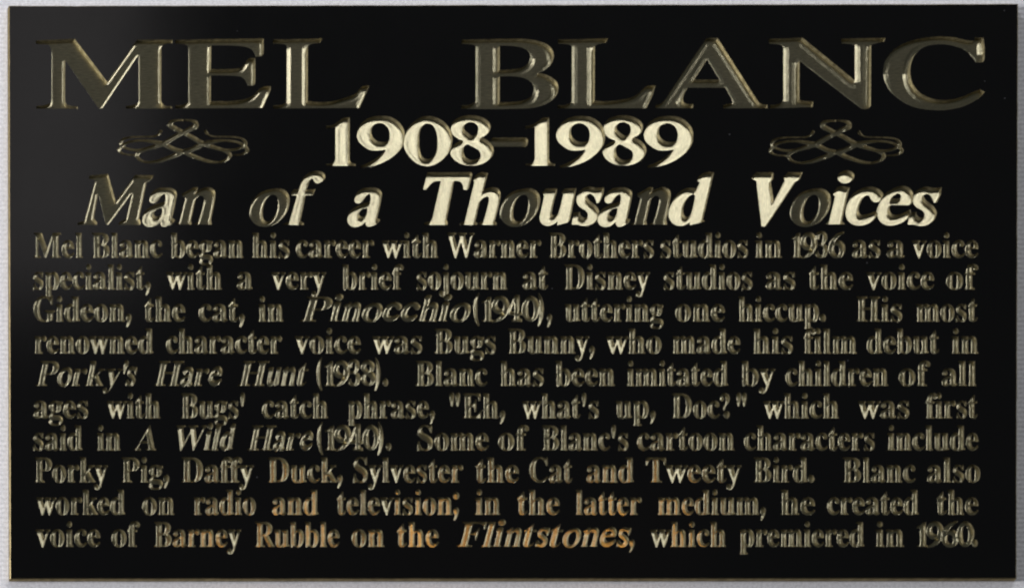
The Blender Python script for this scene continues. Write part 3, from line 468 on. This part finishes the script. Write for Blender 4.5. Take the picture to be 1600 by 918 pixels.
DULL, BRIGHT = 0.0, PI / 2
def letter(g, hatch, name='letter', depth=6.5, ww=0.9, h=3.6, step=2.0, **kw):
    return carve(name, [g], plaque, depth, ww, h, step, [hatch], **kw)
# heading
for i, k in enumerate(['M', 'E', 'L', 'B', 'L2', 'A', 'N', 'C']):
    letter(H[k], DULL + (.0, .02, .03, .0, .02, -.03, .02, 0)[i], h=(1.1, 1.8, 3.2, 4.2, 4.8, 4.0, 4.8, 4.4)[i], step=2.4, slope=.03, jit=.05, pull=(.95, .75, .6, .55, .55, .55, .55, .5)[i])
# dates
for k, dx, s in [('1', 0, 1), ('9', 0, 1), ('0', 0, 1), ('8', 0, 1), ('1', 311.6, 1), ('9', 311.5, 1.02), ('8', 238.3, 1.0), ('9', 448.5, 1.03)]:
    g = D[k]; g = g.moved(dx, 0, s, 1, g.box()[0])
    letter(g, BRIGHT, 'numeral', depth=5.6, ww=1.4, follow=False)
letter(D['-'], DULL, 'dash', h=2, follow=False)
# third line
for k, dx, hd, s in [('M', 0, 0, 1), ('a', 0, 1, 1), ('n', 0, 0, 1), ('o', 0, 0, 1), ('f', 0, 1, 1), ('a', 320.5, 1, 1),
                  ('T', 0, 1, 1), ('h', 0, 1, 1), ('o', 391.5, 0, 1), ('u', 0, 1, 1), ('s', 0, 1, 1), ('a', 711.4, 1, 1), ('n', 711.4, 0, 1), ('d', 0, 1, 1),
                  ('V', 0, 1, 1), ('o', 844.5, 0, 1.02), ('i', 0, 1, 1), ('c', 0, 1, 1), ('e', 0, 1, 1), ('s', 525, 1, 1.05)]:
    g = S[k]; g = g.moved(dx, 0, s, 1, g.box()[0])
    letter(g, BRIGHT if hd else DULL + .1, 'letter', depth=5.6, ww=1.3, h=3.0 if hd else 0.9, pull=.8, follow=not hd)

# scroll ornaments: crossing ribbons of varying width
def ribbon(pts):
    P = np.array([p[:2] for p in pts], float); R = np.array([p[2] for p in pts], float)
    n = len(P); q, r = [], []
    for i in range(n - 1):
        a, b2 = P[i], P[i + 1]; ta = (P[min(i + 1, n - 1)] - P[max(i - 1, 0)]) / 2; tb = (P[min(i + 2, n - 1)] - P[i]) / 2
        for k in range(6):
            t = k / 6
            q.append((2*t**3-3*t*t+1)*a + (t**3-2*t*t+t)*ta + (-2*t**3+3*t*t)*b2 + (t**3-t*t)*tb); r.append(R[i] + (R[i+1] - R[i]) * t)
    q.append(P[-1]); r.append(R[-1]); q = np.array(q); r = np.array(r)
    out = []
    for s in range(0, len(q) - 1, 9):            # short overlapping pieces, so that a ribbon may cross itself
        c = q[s:s + 11]; rr = r[s:s + 11]
        if len(c) < 3: continue
        t = np.gradient(c, axis=0); t /= np.linalg.norm(t, axis=1)[:, None] + 1e-9
        nn = np.stack([-t[:, 1], t[:, 0]], 1)
        out.append(np.concatenate([c + nn * rr[:, None], (c - nn * rr[:, None])[::-1]]))
    return out
RA = [(548,222,14),(532,250,15),(505,275,9),(450,290,9),(300,292,9),(190,303,10),(135,335,16),(128,372,20),(160,400,12),(230,425,13),(330,432,16),(430,408,20),(570,362,26),(680,298,24),(775,248,22),(860,205,26),(905,178,28),(900,142,24),(850,122,12),(775,118,9)]
RB = [(775,448,24),(680,422,24),(570,368,26),(470,345,20),(350,330,12),(220,345,12),(140,385,16),(108,428,20),(135,462,12),(190,478,9),(265,482,8)]
RC = [(775,440,25),(700,480,25),(640,505,22),(520,545,18),(410,556,11),(330,535,13),(290,488,22),(310,455,20),(370,430,14)]
def ornament(origin, sc, dx, dy):
    loops = []
    for R_ in (RA, RB, RC):
        loops += ribbon(R_); loops += ribbon([(1550 - x, y, r) for x, y, r in R_])
    gs = []
    for l in loops:
        p = l.copy(); p[:, 0] = (p[:, 0] - 775) * sc + 775
        gs.append(Glyph([p / 6.667 + np.array(origin) + np.array((dx, dy))]))
    return carve('scroll_ornament', gs, plaque, 4.0, 0.8, 1.0, 1.4, [DULL + random.uniform(-.5, .5) for _ in gs])
ornament((170, 170), 1.0, 0, 0)
ornament((170, 170), 1.025, 1020, 1)

# ---------------- body text
CAP = max(p for l in ROMAN['M'][1] for p in l[1::2])
def roman(ch):
    adv, ls = ROMAN[ch]; return adv, [np.array(l, float).reshape(-1, 2) for l in ls]
def norm(g, base, cap):           # traced glyph -> type units, baseline 0
    x0 = g.box()[0]; k = CAP / cap
    return [np.stack([(l[:, 0] - x0) * k, (base - l[:, 1]) * k], 1) for l in g.loops]
def simple(s): return [np.array([tuple(map(float, w.split(','))) for w in part.split()]) for part in s.split('|')]
GLY = {c: roman(c) for c in ROMAN}
k9 = norm(D['9'], 259, 76); GLY['9'] = (400, k9)
GLY['1'] = (250, norm(D['1'], 259, 76)); GLY['0'] = (400, norm(D['0'], 259, 76)); GLY['8'] = (375, norm(D['8'], 259, 76))
mx9 = max(l[:, 0].max() for l in k9); 
GLY['6'] = (400, [np.stack([mx9 - l[:, 0], CAP - l[:, 1]], 1) for l in k9])
circ = lambda cx, cy, r, n=12: np.array([(cx + r * math.cos(2*PI*i/n), cy + r * math.sin(2*PI*i/n)) for i in range(n)])
cr = CAP / 660.0
DOT = circ(75, 62, 68)
COMMA = simple("20,80 38,118 75,134 115,118 132,78 120,20 90,-50 40,-110 22,-100 50,-50 55,-5 30,30")
GLY['.'] = (165, [DOT]); GLY[','] = (175, COMMA)
GLY[';'] = (175, COMMA + [circ(75, 350, 66)])
GLY["'"] = (170, [np.array([(38, CAP - 20), (60, CAP + 12), (105, CAP + 12), (128, CAP - 20), (122, CAP - 110), (90, CAP - 235), (72, CAP - 235), (44, CAP - 110)])])
q1 = GLY["'"][1][0]
GLY['"'] = (310, [q1, q1 + np.array([130, 0])])
GLY['('] = (230, [np.array([(205, 760), (215, 745), (165, 640), (140, 500), (133, 330), (142, 150), (168, 10), (222, -120), (205, -140), (110, -30), (40, 130), (18, 310), (36, 490), (98, 650)], float) * cr])
p_ = GLY['('][1][0]; GLY[')'] = (230, [np.stack([235 * cr - p_[:, 0], p_[:, 1]], 1)])
GLY['?'] = (360, [circ(160, 62, 66), np.array([(150, 180), (135, 270), (150, 340), (205, 400), (222, 470), (212, 560), (165, 625), (110, 615), (95, 575), (130, 520), (100, 460), (40, 470), (15, 540), (45, 620), (110, 668), (200, 672), (290, 630), (330, 545), (310, 440), (230, 370), (185, 310), (175, 180)], float) * cr])
ITAL = {}
def shear(ls, k=.27): return [np.stack([l[:, 0] + k * l[:, 1], l[:, 1]], 1) for l in ls]
for c in "PkyrHAWFtlb'":          # sloped and widened
    ls = [l * np.array([1.25, 1]) for l in GLY[c][1]]
    x0 = min(l[:, 0].min() for l in ls); w_ = max(l[:, 0].max() for l in ls) - x0
    ITAL[c] = (w_ + 8, shear([l - np.array([x0, 0]) for l in ls]))
for c in 'anofhusdice':
    ls = norm(S[c], 351, 76); up = np.concatenate([l[:, 0] - .27 * l[:, 1] for l in ls])
    ITAL[c] = (up.max() - up.min() + 4, [l - np.array([up.min(), 0]) for l in ls])

LINES = [
 (402.0, "Mel 53 129|Blanc 144 253|began 267 380|his 394 452|career 463 584|with 597 684|Warner 699 845|Brothers 858 1021|studios 1033 1168|in 1180 1221|1936 1237 1320|as 1332 1375|a 1386 1413|voice 1425 1528"),
 (451.5, "specialist, 53 235|with 260 346|a 371 394|very 424 509|brief 535 630|sojourn 652 792|at 817 856|Disney 882 1015|studios 1038 1175|as 1197 1242|the 1264 1332|voice 1354 1459|of 1479 1528"),
 (501.5, "Gideon, 53 205|the 226 289|cat, 311 382|in 404 442|*Pinocchio 468 736|(1940), 740 862|uttering 883 1036|one 1056 1132|hiccup. 1154 1290|His 1338 1409|most 1432 1527"),
 (551.5, "renowned 54 239|character 260 440|voice 461 563|was 582 659|Bugs 679 774|Bunny, 794 929|who 947 1033|made 1051 1156|his 1177 1238|film 1256 1338|debut 1355 1467|in 1487 1528"),
 (602.0, "*Porky's 55 215|*Hare 240 348|*Hunt 371 482|(1938). 495 606|Blanc 650 761|has 782 849|been 868 960|imitated 980 1137|by 1158 1211|children 1228 1387|of 1405 1453|all 1472 1525"),
 (652.5, "ages 53 137|with 167 250|Bugs' 283 382|catch 410 512|phrase, 544 679|\"Eh, 703 789|what's 816 935|up, 962 1024|Doc?\" 1050 1166|which 1193 1310|was 1341 1420|first 1447 1527"),
 (702.5, "said 53 128|in 152 188|*A 209 244|*Wild 275 369|*Hare 386 490|(1940). 496 611|Some 653 763|of 779 826|Blanc's 847 981|cartoon 996 1147|characters 1163 1366|include 1387 1528"),
 (752.5, "Porky 54 168|Pig, 190 264|Daffy 284 396|Duck, 419 535|Sylvester 553 723|the 744 810|Cat 828 894|and 917 990|Tweety 1010 1158|Bird. 1178 1272|Blanc 1317 1430|also 1449 1531"),
 (803.0, "worked 57 195|on 223 272|radio 303 399|and 426 497|television; 527 717|in 743 781|the 809 874|latter 900 1002|medium, 1028 1196|he 1220 1273|created 1293 1435|the 1464 1528"),
 (853.0, "voice 56 156|of 175 218|Barney 241 376|Rubble 399 530|on 550 600|the 621 685|*Flintstones, 713 992|which 1016 1134|premiered 1156 1350|in 1368 1412|1960. 1433 1527"),
]
NAMES = "Mel Blanc Warner Brothers Disney Gideon Pinocchio Bugs Bunny Porky's Porky Hare Hunt Wild Pig Daffy Duck Sylvester Cat Tweety Bird Blanc's Barney Rubble Flintstones".split()
ORD = "first second third fourth fifth sixth seventh eighth ninth tenth eleventh twelfth thirteenth fourteenth".split()
def grow(g, r, ry=None):                   # a slightly heavier cut
    out = []
    for l in g.loops:
        l = resample(l, 3.0)
        t = np.roll(l, -1, 0) - np.roll(l, 1, 0); t /= np.linalg.norm(t, axis=1)[:, None] + 1e-9
        n = np.stack([-t[:, 1], t[:, 0]], 1)
        if (sdf(g.loops, l + n * .2) > 0).mean() > .5: n = -n
        q = l + n * np.array([r, r if ry is None else ry])
        if r > 0: q = q[-sdf(g.loops, q) > .6 * min(r, ry or r)]      # no folded corners
        out.append(q)
    return Glyph(out)
KY = 38.0 / CAP
for li, (base, line) in enumerate(LINES):
    for wi, w in enumerate(line.split('|')):
        txt, x0, x1 = w.rsplit(' ', 2); x0, x1 = float(x0), float(x1)
        ital = txt[0] == '*'; txt = txt.lstrip('*')
        x = 0; items = []
        for ch in txt:
            adv, ls = (ITAL.get(ch) or GLY[ch]) if ital else GLY[ch]
            items.append([l + np.array([x, 0]) for l in ls]); x += adv
        a = np.concatenate([l for it in items for l in it]); lo, hi = a[:, 0].min(), a[:, 0].max()
        k = (x1 - x0) / (hi - lo)
        gs, hs = [], []
        for ch, it in zip(txt, items):
            gs.append(grow(Glyph([np.stack([x0 + (l[:, 0] - lo) * k, base - l[:, 1] * KY], 1) for l in it]), *((-.5, .3) if ital and ch in S else (-.1, .4) if ital else (1.1, 1.0) if ch == '4' else (.65, .55))))
            hs.append((1.42 if ch in 'wyvVW' else 0.05) + random.uniform(-.15, .15))
        o = carve('engraved_word', gs, plaque, 4.0, 0.45, 1.0, 1.6, hs, slope=.08, jit=.22, pull=.93, follow_wall=False)
        bare = txt.strip('.,;"?()').strip("'")
        if bare.isdigit(): o['label'] = 'engraved year %s, %s word of the %s text line' % (bare, ORD[wi], ORD[li])
        elif bare in NAMES: o['label'] = 'engraved name, %s word of the %s text line' % (ORD[wi], ORD[li])
        else: o['label'] = 'engraved word %s, %s of the %s text line' % (bare, ORD[wi], ORD[li])


# black face, with every cut left open
gl = OUTLINES
pts, edges = [], []
outer = wob(dens(inset(Q, 1.2)), .1)
def add_loop(l):
    s = len(pts); pts.extend(Vector((float(p[0]), float(p[1]))) for p in l)
    edges.extend((s + i, s + (i + 1) % len(l)) for i in range(len(l)))
add_loop(outer)
for g in gl:
    for l in g.loops: add_loop(l)
vo, eo, fo, *_ = delaunay_2d_cdt(pts, edges, [], 1, 1e-4)
V = np.array([(v.x, v.y) for v in vo]); F = np.array([list(f) for f in fo if len(f) == 3])
cen = V[F].mean(1); inside = np.zeros(len(F), bool)
for g in gl:
    x0, y0, x1, y1 = g.box()
    m = np.where((cen[:, 0] > x0) & (cen[:, 0] < x1) & (cen[:, 1] > y0) & (cen[:, 1] < y1) & ~inside)[0]
    if len(m): inside[m] |= sdf(g.loops, cen[m]) > 0
F = F[~inside]
e1 = V[F[:, 1]] - V[F[:, 0]]; e2 = V[F[:, 2]] - V[F[:, 0]]; cr_ = e1[:, 0] * e2[:, 1] - e1[:, 1] * e2[:, 0]
F = [tuple(f) if c < 0 else (f[0], f[2], f[1]) for f, c in zip(F.tolist(), cr_)]
face = mesh_object('black_face', [(x, y, T) for x, y in V], F, M_BLACK, plaque)
print('faces', len(F), sum(len(o.data.polygons) for o in scene.objects if o.type == 'MESH'))
